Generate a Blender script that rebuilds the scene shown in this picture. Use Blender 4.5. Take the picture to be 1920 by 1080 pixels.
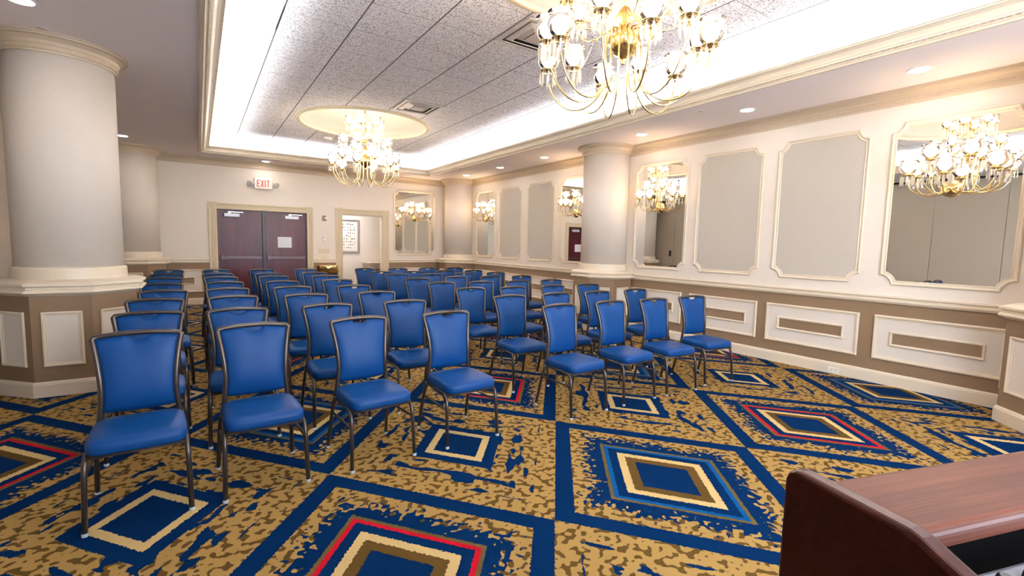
import bpy, bmesh, math, random
from mathutils import Vector, Matrix
random.seed(7)
PI = math.pi
sc = bpy.context.scene
for o in list(bpy.data.objects):
    bpy.data.objects.remove(o)
C = sc.collection

# ------------------------------------------------------------------ camera
cam = bpy.data.cameras.new('camera'); cam_o = bpy.data.objects.new('camera', cam); C.objects.link(cam_o)
fw = Vector((0.5490, 0.8310, -0.0903)).normalized()
rt = Vector((0.8351, -0.5496, 0.0226)); rt = (rt - fw * rt.dot(fw)).normalized()
up = rt.cross(fw)
M = Matrix(((rt.x, up.x, -fw.x, 0), (rt.y, up.y, -fw.y, 0), (rt.z, up.z, -fw.z, 1.45), (0, 0, 0, 1)))
cam_o.matrix_world = M
cam.sensor_width = 36; cam.lens = 889.0 / 1920 * 36; cam.clip_start = 0.03; cam.clip_end = 100
sc.camera = cam_o

# ------------------------------------------------------------------ light levels
E_COVE = 62.0; E_BULB = 170.0; E_DOWN = 24.0; E_ADDWIN = 8.5; E_SCONCE = 80.0
sc.view_settings.view_transform = 'Standard'; sc.view_settings.look = 'None'
sc.view_settings.gamma = 1; sc.view_settings.use_curve_mapping = False
sc.view_settings.exposure = 1.30
w = bpy.data.worlds.new('world'); sc.world = w; w.use_nodes = True
w.node_tree.nodes['Background'].inputs[0].default_value = (0.9, 0.93, 1, 1)
w.node_tree.nodes['Background'].inputs[1].default_value = 0.1

# room constants (metres)
XR, YF, ZC = 6.312, 12.388, 3.181
XL, YN = -1.70, -2.2
ZT = 3.50
TX0, TX1, TY0, TY1 = 0.094, 5.026, -0.52, 11.544
ZR = 0.905

# ------------------------------------------------------------------ materials
def mat(name, col, rough=0.5, metal=0.0, spec=0.5, emit=None, es=0.0, coat=0.0):
    m = bpy.data.materials.new(name); m.use_nodes = True
    b = m.node_tree.nodes['Principled BSDF']
    b.inputs['Base Color'].default_value = (*col, 1); b.inputs['Roughness'].default_value = rough
    b.inputs['Metallic'].default_value = metal; b.inputs['Specular IOR Level'].default_value = spec
    b.inputs['Coat Weight'].default_value = coat
    if emit: b.inputs['Emission Color'].default_value = (*emit, 1); b.inputs['Emission Strength'].default_value = es
    return m

class NT:
    """tiny helper for building math node graphs"""
    def __init__(s, m): s.t = m.node_tree; s.n = s.t.nodes; s.l = s.t.links
    def put(s, sock, v):
        if isinstance(v, (int, float)): sock.default_value = v
        elif isinstance(v, tuple): sock.default_value = (*v, 1) if len(v) == 3 and sock.type == 'RGBA' else v
        else: s.l.new(v, sock)
    def m(s, op, a, b=0.0, c=None):
        n = s.n.new('ShaderNodeMath'); n.operation = op
        s.put(n.inputs[0], a); s.put(n.inputs[1], b)
        if c is not None: s.put(n.inputs[2], c)
        return n.outputs[0]
    def mix(s, f, a, b):
        n = s.n.new('ShaderNodeMix'); n.data_type = 'RGBA'
        s.put(n.inputs[0], f); s.put(n.inputs[6], a); s.put(n.inputs[7], b)
        return n.outputs[2]
    def mixf(s, f, a, b):
        n = s.n.new('ShaderNodeMix'); n.data_type = 'FLOAT'
        s.put(n.inputs[0], f); s.put(n.inputs[2], a); s.put(n.inputs[3], b)
        return n.outputs[0]
    def xyz(s, x, y, z):
        n = s.n.new('ShaderNodeCombineXYZ')
        for i, v in enumerate((x, y, z)): s.put(n.inputs[i], v)
        return n.outputs[0]
    def noise(s, vec, scale, detail=2.0, rough=0.5):
        n = s.n.new('ShaderNodeTexNoise'); s.put(n.inputs['Vector'], vec)
        n.inputs['Scale'].default_value = scale; n.inputs['Detail'].default_value = detail; n.inputs['Roughness'].default_value = rough
        return n.outputs[0]
    def pos(s):
        n = s.n.new('ShaderNodeNewGeometry'); return n.outputs['Position']
    def obj(s):
        n = s.n.new('ShaderNodeTexCoord'); return n.outputs['Object']
    def sep(s, v):
        n = s.n.new('ShaderNodeSeparateXYZ'); s.l.new(v, n.inputs[0]); return n.outputs
    def scale(s, v, sc3):
        n = s.n.new('ShaderNodeVectorMath'); n.operation = 'MULTIPLY'; s.l.new(v, n.inputs[0]); n.inputs[1].default_value = sc3
        return n.outputs[0]
    def bump(s, h, strength=0.3, dist=0.01):
        n = s.n.new('ShaderNodeBump'); s.l.new(h, n.inputs['Height']); n.inputs['Strength'].default_value = strength; n.inputs['Distance'].default_value = dist
        s.l.new(n.outputs[0], s.n['Principled BSDF'].inputs['Normal'])
    def base(s, v): s.l.new(v, s.n['Principled BSDF'].inputs['Base Color'])

def noisy(m, c1, c2, scale3, strength=0.1, dist=0.002, detail=3, sc_=1.0):
    t = NT(m); n = t.noise(t.scale(t.pos(), scale3), sc_, detail)
    t.base(t.mix(n, c1, c2)); t.bump(n, strength, dist); return m

M_WALL = noisy(mat('cream_wall_paint', (.72, .63, .51), .6), (.72, .64, .545), (.77, .69, .595), (60, 60, 60), .04)
M_LINEN = noisy(mat('linen_wall_covering', (.68, .61, .52), .75), (.62, .54, .46), (.74, .66, .57), (30, 30, 300), .15, .001)
M_TAUPE = noisy(mat('taupe_wall_paint', (.225, .145, .08), .6), (.215, .138, .075), (.235, .152, .085), (50, 50, 50), .03)
M_WHITE = noisy(mat('off_white_panel_paint', (.70, .63, .55), .5), (.69, .62, .54), (.72, .65, .57), (50, 50, 50), .03)
M_TRIM = mat('cream_gloss_trim', (.70, .60, .46), .38)
M_CROWN = mat('beige_crown_trim', (.56, .44, .31), .45)  # darker, tanner tone of the trim for crown and capitals
M_CASING = mat('beige_door_casing', (.60, .50, .34), .45)
M_SOFF = noisy(mat('soffit_ceiling_paint', (.85, .77, .76), .8), (.84, .76, .75), (.86, .78, .77), (40, 40, 40), .03)
M_FABRIC = noisy(mat('woven_panel_fabric', (.50, .46, .40), .9), (.45, .40, .335), (.54, .49, .415), (90, 90, 120), .25, .001)
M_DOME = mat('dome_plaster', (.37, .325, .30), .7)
M_PART = noisy(mat('partition_vinyl', (.42, .36, .29), .7), (.395, .335, .27), (.445, .38, .31), (80, 80, 80), .1, .001)
M_BLACK = mat('black_plastic', (.012, .012, .014), .35)
M_DARKGAP = mat('dark_recess', (.01, .01, .01), .8)
M_BRASS = mat('polished_brass', (.80, .60, .28), .16, 1.0)
M_CHROME = mat('brushed_nickel', (.62, .62, .64), .25, 1.0)
M_GUN = mat('dark_bronze_tube', (.085, .068, .060), .30, .75)
M_GLIDE = mat('clear_nylon_glide', (.38, .42, .46), .25)
M_OFFW = mat('white_plastic', (.80, .78, .74), .4)
M_IVORY = mat('ivory_plastic', (.70, .60, .42), .4)
M_VENT = mat('enamelled_vent_metal', (.58, .53, .50), .4)
M_PAPER = mat('white_paper', (.80, .80, .86), .7)
M_INK = mat('grey_print', (.42, .42, .48), .7)
M_RED = mat('red_exit_letters', (.75, .05, .04), .5, emit=(1, .05, .03), es=.05)
M_SIGNW = mat('exit_sign_face', (.85, .80, .72), .5)
M_MARBLE = noisy(mat('beige_marble', (.70, .60, .48), .2), (.62, .50, .38), (.80, .72, .62), (8, 8, 8), .0)
M_HALL = mat('hall_wall_paint', (.78, .72, .66), .7)
M_SILVERF = mat('silver_picture_frame', (.42, .38, .36), .35, .6)

def mirror_mat():
    m = mat('mirror_glass', (.86, .86, .83), 0.0, 1.0); return m
M_MIRROR = mirror_mat()

def emis(name, col, s):
    m = bpy.data.materials.new(name); m.use_nodes = True; t = m.node_tree
    t.nodes.remove(t.nodes['Principled BSDF'])
    e = t.nodes.new('ShaderNodeEmission'); e.inputs[0].default_value = (*col, 1); e.inputs[1].default_value = s
    t.links.new(e.outputs[0], t.nodes['Material Output'].inputs[0]); return m
M_COVE = emis('cove_tube_light', (.93, .96, 1), E_COVE)
M_BULB = emis('warm_bulb_light', (1, .82, .62), E_BULB)
M_SBULB = emis('sconce_bulb_light', (1, .72, .44), E_SCONCE)
M_DOWN = emis('downlight_lens', (1, .93, .9), E_DOWN)
M_ADDWIN = emis('added_window_pane', (.74, .85, 1), E_ADDWIN)  # glowing pane of the added window behind the camera
M_HLIGHT = emis('hall_lamp', (1, .95, .90), 32)

def glass_mat(name, tint, gl, tr, em=0.0):
    m = bpy.data.materials.new(name); m.use_nodes = True; t = m.node_tree
    t.nodes.remove(t.nodes['Principled BSDF']); N = t.nodes; L = t.links
    a = N.new('ShaderNodeBsdfTransparent'); a.inputs[0].default_value = (1, 1, 1, 1)
    g = N.new('ShaderNodeBsdfGlossy'); g.inputs[0].default_value = (1, .97, .92, 1); g.inputs[1].default_value = .08
    d = N.new('ShaderNodeBsdfTranslucent'); d.inputs[0].default_value = (*tint, 1)
    fr = N.new('ShaderNodeFresnel'); fr.inputs[0].default_value = 1.5
    ad = N.new('ShaderNodeMath'); ad.operation = 'ADD'; ad.use_clamp = True; L.new(fr.outputs[0], ad.inputs[0]); ad.inputs[1].default_value = gl
    m1 = N.new('ShaderNodeMixShader'); m1.inputs[0].default_value = tr; L.new(a.outputs[0], m1.inputs[1]); L.new(d.outputs[0], m1.inputs[2])
    m2 = N.new('ShaderNodeMixShader'); L.new(ad.outputs[0], m2.inputs[0]); L.new(m1.outputs[0], m2.inputs[1]); L.new(g.outputs[0], m2.inputs[2])
    out = m2.outputs[0]
    L.new(out, N['Material Output'].inputs[0])
    return m, t, m1
M_CRYSTAL, _, _ = glass_mat('cut_crystal', (1, .97, .93), .10, .6)
M_SHADE, _t, _m = glass_mat('cut_glass_shade', (1, .96, .9), .03, .5)
# diamond cut pattern of the shades: more frosting along a crossing lattice
_g = _t.nodes.new('ShaderNodeTexCoord'); _s = _t.nodes.new('ShaderNodeSeparateXYZ'); _t.links.new(_g.outputs['UV'], _s.inputs[0])
def _mm(op, a, b=0.0):
    n = _t.nodes.new('ShaderNodeMath'); n.operation = op
    for i, v in enumerate((a, b)):
        if isinstance(v, (int, float)): n.inputs[i].default_value = v
        else: _t.links.new(v, n.inputs[i])
    return n.outputs[0]
_a = _mm('PINGPONG', _mm('ADD', _mm('MULTIPLY', _s.outputs[0], 16), _mm('MULTIPLY', _s.outputs[1], 6)), .5)
_b = _mm('PINGPONG', _mm('SUBTRACT', _mm('MULTIPLY', _s.outputs[0], 16), _mm('MULTIPLY', _s.outputs[1], 6)), .5)
_t.links.new(_mm('ADD', _mm('MULTIPLY', _mm('LESS_THAN', _mm('MINIMUM', _a, _b), .1), .30), .55), _m.inputs[0])

def carpet():
    m = mat('diamond_pattern_carpet', (.1, .1, .1), .95, spec=.1); t = NT(m)
    p = t.sep(t.pos()); grain = t.noise(t.scale(t.pos(), (260, 260, 260)), 1, 1)
    jx = t.noise(t.scale(t.pos(), (70, 70, 1)), 1, 0); jy = t.noise(t.scale(t.pos(), (73, 71, 1)), 1.03, 0)
    x = t.m('MULTIPLY_ADD', t.m('SUBTRACT', jx, .5), .016, p[0]); y = t.m('MULTIPLY_ADD', t.m('SUBTRACT', jy, .5), .016, p[1])
    X = t.m('DIVIDE', t.m('SUBTRACT', x, 1.535), .898); Y = t.m('DIVIDE', t.m('SUBTRACT', y, 1.86), 1.12)
    u = t.m('MULTIPLY', t.m('ADD', X, Y), .5); v = t.m('MULTIPLY', t.m('SUBTRACT', X, Y), .5)
    fu, fv = t.m('FLOOR', u), t.m('FLOOR', v)
    s, q = t.m('SUBTRACT', u, fu), t.m('SUBTRACT', v, fv)
    ds = t.m('MINIMUM', s, t.m('SUBTRACT', 1, s)); dq = t.m('MINIMUM', q, t.m('SUBTRACT', 1, q))
    d = t.m('MINIMUM', ds, dq); iss = t.m('LESS_THAN', ds, dq)
    al = t.mixf(iss, s, q)
    par = t.m('FLOORED_MODULO', t.m('ADD', fu, fv), 2.0)          # 0: banded tile, 1: gold tile
    odd = t.m('FLOORED_MODULO', fu, 2.0)                          # banded tile: 1 red, 0 light blue
    sid = t.m('ADD', t.m('MULTIPLY', fu, 7.3), t.m('MULTIPLY', fv, 3.7))
    side = t.m('ADD', sid, t.m('ADD', t.m('MULTIPLY', iss, 11.0), t.m('MULTIPLY', t.m('GREATER_THAN', t.mixf(iss, q, s), .5), 5.0)))
    NAVY, GOLD, BROWN = (.001, .018, .072), (.335, .205, .064), (.105, .058, .015)
    LIGHT, RED, LB, OLIVE = (.54, .38, .16), (.42, .008, .018), (.004, .070, .21), (.115, .080, .026)
    # camouflage of the gold ground
    n1 = t.noise(t.xyz(t.m('MULTIPLY', p[0], 25), t.m('MULTIPLY', p[1], 25), 0.0), 1, .5)
    camo = t.mix(t.m('GREATER_THAN', n1, .56), GOLD, BROWN)
    # gold tile
    n2 = t.noise(t.xyz(t.m('MULTIPLY', al, 10), t.m('MULTIPLY', d, 24), t.m('ADD', side, 31.0)), 1, .6)
    thr = t.m('MULTIPLY_ADD', t.m('COSINE', t.m('MULTIPLY_ADD', d, 50.3, -3.5)), -.085, .60)     # two concentric broken rings
    inring = t.m('GREATER_THAN', d, .09)
    blob = t.m('MULTIPLY', t.m('GREATER_THAN', n2, thr), inring)
    g = t.mix(blob, camo, NAVY)
    g = t.mix(t.m('GREATER_THAN', d, .297), g, NAVY); g = t.mix(t.m('GREATER_THAN', d, .352), g, LIGHT); g = t.mix(t.m('GREATER_THAN', d, .389), g, NAVY)
    # banded tile
    n3 = t.noise(t.xyz(t.m('MULTIPLY', p[0], 30), t.m('MULTIPLY', p[1], 30), 9.0), 1, .4)
    bl = t.m('GREATER_THAN', t.m('ADD', n3, t.m('MULTIPLY', t.m('ADD', t.m('SUBTRACT', d, .158), t.m('MULTIPLY', t.m('SUBTRACT', t.noise(t.xyz(t.m('MULTIPLY', al, 7), t.m('ADD', side, 3.0), 0.0), 1, 0), .5), .10)), 4.6)), .50)
    b = t.mix(bl, camo, NAVY)
    b = t.mix(t.m('LESS_THAN', d, .078), b, NAVY)
    b = t.mix(t.m('GREATER_THAN', d, .232), b, OLIVE)
    b = t.mix(t.m('GREATER_THAN', d, .248), b, t.mix(odd, LB, RED))
    b = t.mix(t.m('GREATER_THAN', d, .268), b, NAVY); b = t.mix(t.m('GREATER_THAN', d, .308), b, LIGHT)
    b = t.mix(t.m('GREATER_THAN', d, .343), b, BROWN); b = t.mix(t.m('GREATER_THAN', d, .385), b, NAVY)
    col = t.mix(par, b, g)
    col = t.mix(t.m('MULTIPLY', grain, .55), col, t.mix(.5, col, (0, 0, 0)))
    t.base(col); t.bump(grain, .5, .004)
    b_ = t.n['Principled BSDF']; b_.inputs['Specular IOR Level'].default_value = .02
    return m
M_CARPET = carpet()

def tiles():
    m = mat('acoustic_ceiling_tile', (.6, .58, .58), .9, spec=.1); t = NT(m)
    p = t.sep(t.pos())
    def cell(c, o):
        q = t.m('FRACT', t.m('DIVIDE', t.m('SUBTRACT', c, o), .61)); return t.m('MULTIPLY', t.m('MINIMUM', q, t.m('SUBTRACT', 1, q)), .61)
    dx, dy = cell(p[0], .70), cell(p[1], 4.88 - 6.1)
    n = t.noise(t.scale(t.pos(), (85, 85, 85)), 1, 2.0, .65)
    pit = t.m('GREATER_THAN', n, .575)
    col = t.mix(pit, (.97, .95, .99), (.27, .25, .26))
    col = t.mix(t.m('LESS_THAN', dy, .004), col, (.40, .37, .37))
    col = t.mix(t.m('LESS_THAN', dx, .007), col, (.14, .12, .12))
    t.base(col)
    h = t.m('ADD', t.m('MULTIPLY', pit, -.4), t.m('MULTIPLY', t.m('LESS_THAN', t.m('MINIMUM', dx, dy), .012), -1.0))
    t.bump(h, .5, .006); return m
M_TILE = tiles()

def vinyl():
    m = mat('blue_vinyl', (.03, .10, .33), .44, spec=.20); t = NT(m)
    n = t.noise(t.scale(t.obj(), (120, 120, 120)), 1, 3); t.base(t.mix(n, (.0015, .037, .15), (.002, .046, .182))); t.bump(n, .08, .001)
    return m
M_VINYL = vinyl()

def wood(name, c1, c2, rough, scale3):
    m = mat(name, c1, rough, coat=.0, spec=.55); t = NT(m)
    n = t.noise(t.scale(t.obj(), scale3), 1, 5, .6); n = t.m('MULTIPLY_ADD', n, 2.6, -.8); t.n[n.node.name].use_clamp = True; t.base(t.mix(n, c1, c2)); t.bump(n, .08, .0008)
    m.node_tree.nodes['Principled BSDF'].inputs['Coat Roughness'].default_value = rough * .8
    return m
M_DOOR = wood('mahogany_door_veneer', (.052, .008, .013), (.09, .016, .022), .30, (8, 8, 1))
M_LECT = wood('mahogany_lectern_veneer', (.012, .0016, .0012), (.034, .006, .004), .30, (3, 90, 90))
M_LECT.node_tree.nodes['Principled BSDF'].inputs['Specular Tint'].default_value = (1, .50, .38, 1)
M_LECT.node_tree.nodes['Principled BSDF'].inputs['Specular IOR Level'].default_value = .35
M_DOOR.node_tree.nodes['Principled BSDF'].inputs['Specular IOR Level'].default_value = .32
M_LTOP = wood('lit_lectern_top_veneer', (.050, .012, .006), (.150, .046, .026), .40, (3, 90, 90))  # lectern mahogany lightened; ceiling reflection on the top put into its colour
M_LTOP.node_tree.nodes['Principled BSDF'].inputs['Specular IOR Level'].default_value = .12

# ------------------------------------------------------------------ mesh helpers
def link(o, parent=None):
    C.objects.link(o)
    if parent is not None: o.parent = parent
    return o
def obj(name, bm, m, parent=None, smooth=False, bevel=0.0, bseg=2):
    bmesh.ops.recalc_face_normals(bm, faces=bm.faces[:])
    me = bpy.data.meshes.new(name); bm.to_mesh(me); bm.free()
    for mm in (m if isinstance(m, (list, tuple)) else [m]): me.materials.append(mm)
    if smooth:
        for p in me.polygons: p.use_smooth = True
    o = bpy.data.objects.new(name, me)
    if bevel:
        md = o.modifiers.new('bevel', 'BEVEL'); md.width = bevel; md.segments = bseg; md.limit_method = 'ANGLE'
    return link(o, parent)
def empty(name, loc=(0, 0, 0), rz=0.0):
    o = bpy.data.objects.new(name, None); o.location = loc; o.rotation_euler = (0, 0, rz); o.empty_display_size = .1
    return link(o)
def tag(o, label, cat, group=None):
    o['label'] = label; o['category'] = cat
    if group: o['group'] = group
    return o
def struct(o): o['kind'] = 'structure'; return o
def thing(name, label, cat, loc=(0, 0, 0), rz=0.0, group=None): return tag(empty(name, loc, rz), label, cat, group)
def copy_tree(o, parent=None):
    c = o.copy(); C.objects.link(c)
    if parent is not None: c.parent = parent
    for ch in o.children: copy_tree(ch, c)
    return c
def BM(): return bmesh.new()
def box(bm, x0, x1, y0, y1, z0, z1, mi=0, M=None):
    vs = [bm.verts.new(Vector((x, y, z)) if M is None else M @ Vector((x, y, z))) for z in (z0, z1) for y in (y0, y1) for x in (x0, x1)]
    for f in ((0, 1, 3, 2), (4, 6, 7, 5), (0, 4, 5, 1), (2, 3, 7, 6), (0, 2, 6, 4), (1, 5, 7, 3)):
        bm.faces.new([vs[i] for i in f]).material_index = mi
    return bm
def tube(bm, pts, r, seg=8, closed=False, cap=True, flat=1.0):
    pts = [Vector(p) for p in pts]; n = len(pts); rings = []
    prev = None
    for i, p in enumerate(pts):
        if closed: d = pts[(i + 1) % n] - pts[i - 1]
        else: d = pts[min(i + 1, n - 1)] - pts[max(i - 1, 0)]
        d.normalize()
        if prev is None:
            a = Vector((0, 0, 1)) if abs(d.z) < .9 else Vector((1, 0, 0))
            x = d.cross(a).normalized()
        else: x = (prev - d * prev.dot(d)).normalized()
        prev = x; y = d.cross(x); rr = r[i] if isinstance(r, (list, tuple)) else r
        rings.append([bm.verts.new(p + x * math.cos(2 * PI * k / seg) * rr + y * math.sin(2 * PI * k / seg) * rr * flat) for k in range(seg)])
    for i in range(n if closed else n - 1):
        A, B = rings[i], rings[(i + 1) % n]
        for k in range(seg): bm.faces.new((A[k], A[(k + 1) % seg], B[(k + 1) % seg], B[k]))
    if cap and not closed:
        bm.faces.new(rings[0][::-1]); bm.faces.new(rings[-1])
    return bm
def lathe(bm, prof, cx=0, cy=0, seg=32, phase=0.0, uv=False, cap=True, cz=0.0):
    rings = []
    for r, z in prof:
        rings.append([bm.verts.new((cx + r * math.cos(phase + 2 * PI * k / seg), cy + r * math.sin(phase + 2 * PI * k / seg), z + cz)) for k in range(seg)])
    lay = bm.loops.layers.uv.verify() if uv else None
    for i in range(len(rings) - 1):
        A, B = rings[i], rings[i + 1]
        for k in range(seg):
            f = bm.faces.new((A[k], A[(k + 1) % seg], B[(k + 1) % seg], B[k]))
            if uv:
                for lp, (uu, vv) in zip(f.loops, ((k, i), (k + 1, i), (k + 1, i + 1), (k, i + 1))): lp[lay].uv = (uu / seg, vv / (len(rings) - 1))
    if cap:
        if prof[0][0] > 1e-4: bm.faces.new(rings[0][::-1])
        if prof[-1][0] > 1e-4: bm.faces.new(rings[-1])
    return bm
def sweep(bm, path, prof, closed=True, mp=lambda a, b, h: (a, b, h), caps=True):
    """profile (offset to the left of the path, height) carried along a flat path with mitred corners"""
    n = len(path); rows = []
    for i in range(n):
        def dr(a, b):
            v = Vector((path[b][0] - path[a][0], path[b][1] - path[a][1])); return v.normalized()
        d1 = dr(i - 1, i) if (closed or i > 0) else dr(i, i + 1)
        d2 = dr(i, (i + 1) % n) if (closed or i < n - 1) else d1
        n1, n2 = Vector((-d1.y, d1.x)), Vector((-d2.y, d2.x))
        m = (n1 + n2) / max(.35, 1 + n1.dot(n2))
        rows.append([bm.verts.new(mp(path[i][0] + m.x * o, path[i][1] + m.y * o, h)) for o, h in prof])
    k = len(prof)
    for i in range(n if closed else n - 1):
        A, B = rows[i], rows[(i + 1) % n]
        for j in range(k): bm.faces.new((A[j], A[(j + 1) % k], B[(j + 1) % k], B[j]))
    if not closed and caps: bm.faces.new(rows[0]); bm.faces.new(rows[-1][::-1])
    return bm
def cut(o_bm, co, no):
    r = bmesh.ops.bisect_plane(o_bm, geom=o_bm.verts[:] + o_bm.edges[:] + o_bm.faces[:], plane_co=co, plane_no=no, clear_outer=True)
    ed = [e for e in r['geom_cut'] if isinstance(e, bmesh.types.BMEdge)]
    if ed:
        try: bmesh.ops.holes_fill(o_bm, edges=ed, sides=0)
        except Exception: pass
    return o_bm

onright = lambda a, b, h: (XR - h, a, b)
onfar = lambda a, b, h: (a, YF - h, b)

# ------------------------------------------------------------------ floor, walls, ceiling
fb = BM(); box(fb, XL - .3, XR + .3, YN - .1, 14.25, -.08, 0); struct(obj('floor', fb, M_CARPET))

def wall_right():
    b = BM(); box(b, XR, XR + .15, YN, YF + .15, ZR, ZC); o = struct(obj('wall_right', b, M_WALL))
    b = BM(); box(b, XR, XR + .15, YN, YF + .15, 0, ZR); obj('wainscot', b, M_TAUPE, o)
wall_right()
D1 = (.351, 2.198, 2.10); D2 = (3.021, 4.053, 2.125)
def wall_far():
    b = BM(); t = .14
    def seg(bm, x0, x1, z0, z1): box(bm, x0, x1, YF, YF + t, z0, z1)
    seg(b, XL, D1[0], ZR, ZC); seg(b, D1[0], D1[1], D1[2], ZC); seg(b, D1[1], D2[0], ZR, ZC); seg(b, D2[0], D2[1], D2[2], ZC); seg(b, D2[1], XR, ZR, ZC)
    o = struct(obj('wall_far', b, M_WALL))
    b = BM(); seg(b, XL, D1[0], 0, ZR); seg(b, D1[1], D2[0], 0, ZR); seg(b, D2[1], XR, 0, ZR); obj('wainscot', b, M_TAUPE, o)
wall_far()
def wall_left():   # folding partition: tall vinyl panels in a ceiling track
    root = struct(empty('wall_left', (XL, 5, 0)))
    ys = [YN, -.8, .38, 1.56, 2.72, 3.93, 5.1, 6.3, 7.5, 8.7, 9.9, 11.15, YF]
    for a, c in zip(ys[:-1], ys[1:]):
        b = BM(); box(b, -.08, 0, a - 5 + .004, c - 5 - .004, .025, ZC - .05); obj('partition_panel', b, M_PART, root, bevel=.003)
    b = BM(); box(b, -.07, -.01, YN - 5, YF - 5, ZC - .05, ZC); obj('ceiling_track', b, M_DARKGAP, root)
    b = BM(); box(b, -.06, -.03, YN - 5, YF - 5, 0, ZC - .05); obj('seal', b, M_DARKGAP, root)
    b = BM(); box(b, 0, .012, 11.24 - 5, 11.33 - 5, 1.17, 1.38); obj('recessed_handle', b, M_BLACK, root, bevel=.004)
wall_left()
def wall_near():
    b = BM()
    box(b, XL, .4, YN - .15, YN, 0, ZC); box(b, 4.6, XR, YN - .15, YN, 0, ZC); box(b, .4, 4.6, YN - .15, YN, 0, .8); box(b, .4, 4.6, YN - .15, YN, 2.5, ZC)
    struct(obj('wall_near', b, M_WALL))
    wd = struct(empty('added_window_1', (2.5, YN, 1.65)))  # window added on the unseen wall for cool light on the chair fronts
    b = BM(); box(b, -2.1, 2.1, -.09, -.07, -.85, .85); obj('pane', b, M_ADDWIN, wd)
    b = BM()
    for x in (-2.1, -1.05, 0, 1.05, 2.1): box(b, x - .025, x + .025, -.07, -.02, -.85, .85)
    for z in (-.85, .85): box(b, -2.1, 2.1, -.07, -.02, z - .025, z + .025)
    obj('added_window_frame', b, M_TRIM, wd)
wall_near()

DOMES = [(2.50, 2.45), (2.50, 8.57)]; RD = 1.05
def ceiling():
    root = struct(empty('ceiling', (2.5, 5.5, ZC)))
    P = Vector((2.5, 5.5, ZC))
    b = BM(); T = .12
    for x0, x1, y0, y1 in ((XL - .1, TX0, YN, YF + .1), (TX1, XR + .1, YN, YF + .1), (TX0, TX1, YN, TY0), (TX0, TX1, TY1, YF + .1)):
        box(b, x0 - P.x, x1 - P.x, y0 - P.y, y1 - P.y, 0, .01)
    obj('soffit', b, M_SOFF, root)
    g = .30   # light trough behind the moulding
    b = BM(); X0, X1, Y0, Y1 = TX0 - g, TX1 + g, TY0 - g, TY1 + g
    for x0, x1, y0, y1 in ((X0 - .02, X0, Y0, Y1), (X1, X1 + .02, Y0, Y1), (X0, X1, Y0 - .02, Y0), (X0, X1, Y1, Y1 + .02)):
        box(b, x0 - P.x, x1 - P.x, y0 - P.y, y1 - P.y, .01, ZT - ZC)
    obj('trough_wall', b, M_OFFW, root)
    # tile field with two round openings
    b = BM()
    def quad(x0, x1, y0, y1):
        b.faces.new([b.verts.new((x - P.x, y - P.y, ZT - ZC)) for x, y in ((x0, y0), (x1, y0), (x1, y1), (x0, y1))])
    H = RD + .03; ys = [Y0]
    quad(X0, 2.5 - H, Y0, Y1); quad(2.5 + H, X1, Y0, Y1)
    yy = Y0
    for cx, cy in DOMES:
        quad(2.5 - H, 2.5 + H, yy, cy - H); yy = cy + H
        N = 64; ci, sq = [], []
        for k in range(N):
            a = 2 * PI * k / N + PI / 4; c, s = math.cos(a), math.sin(a); m = H / max(abs(c), abs(s))
            ci.append(b.verts.new((cx + RD * c - P.x, cy + RD * s - P.y, ZT - ZC))); sq.append(b.verts.new((cx + m * c - P.x, cy + m * s - P.y, ZT - ZC)))
        for k in range(N): b.faces.new((ci[k], ci[(k + 1) % N], sq[(k + 1) % N], sq[k]))
    quad(2.5 - H, 2.5 + H, yy, Y1)
    obj('tile_field', b, M_TILE, root)
ceiling()
# roof slab keeps the world out
b = BM(); box(b, XL - .3, XR + .3, YN - .1, 14.3, 4.25, 4.3); struct(obj('ceiling', b, M_SOFF))

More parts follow.
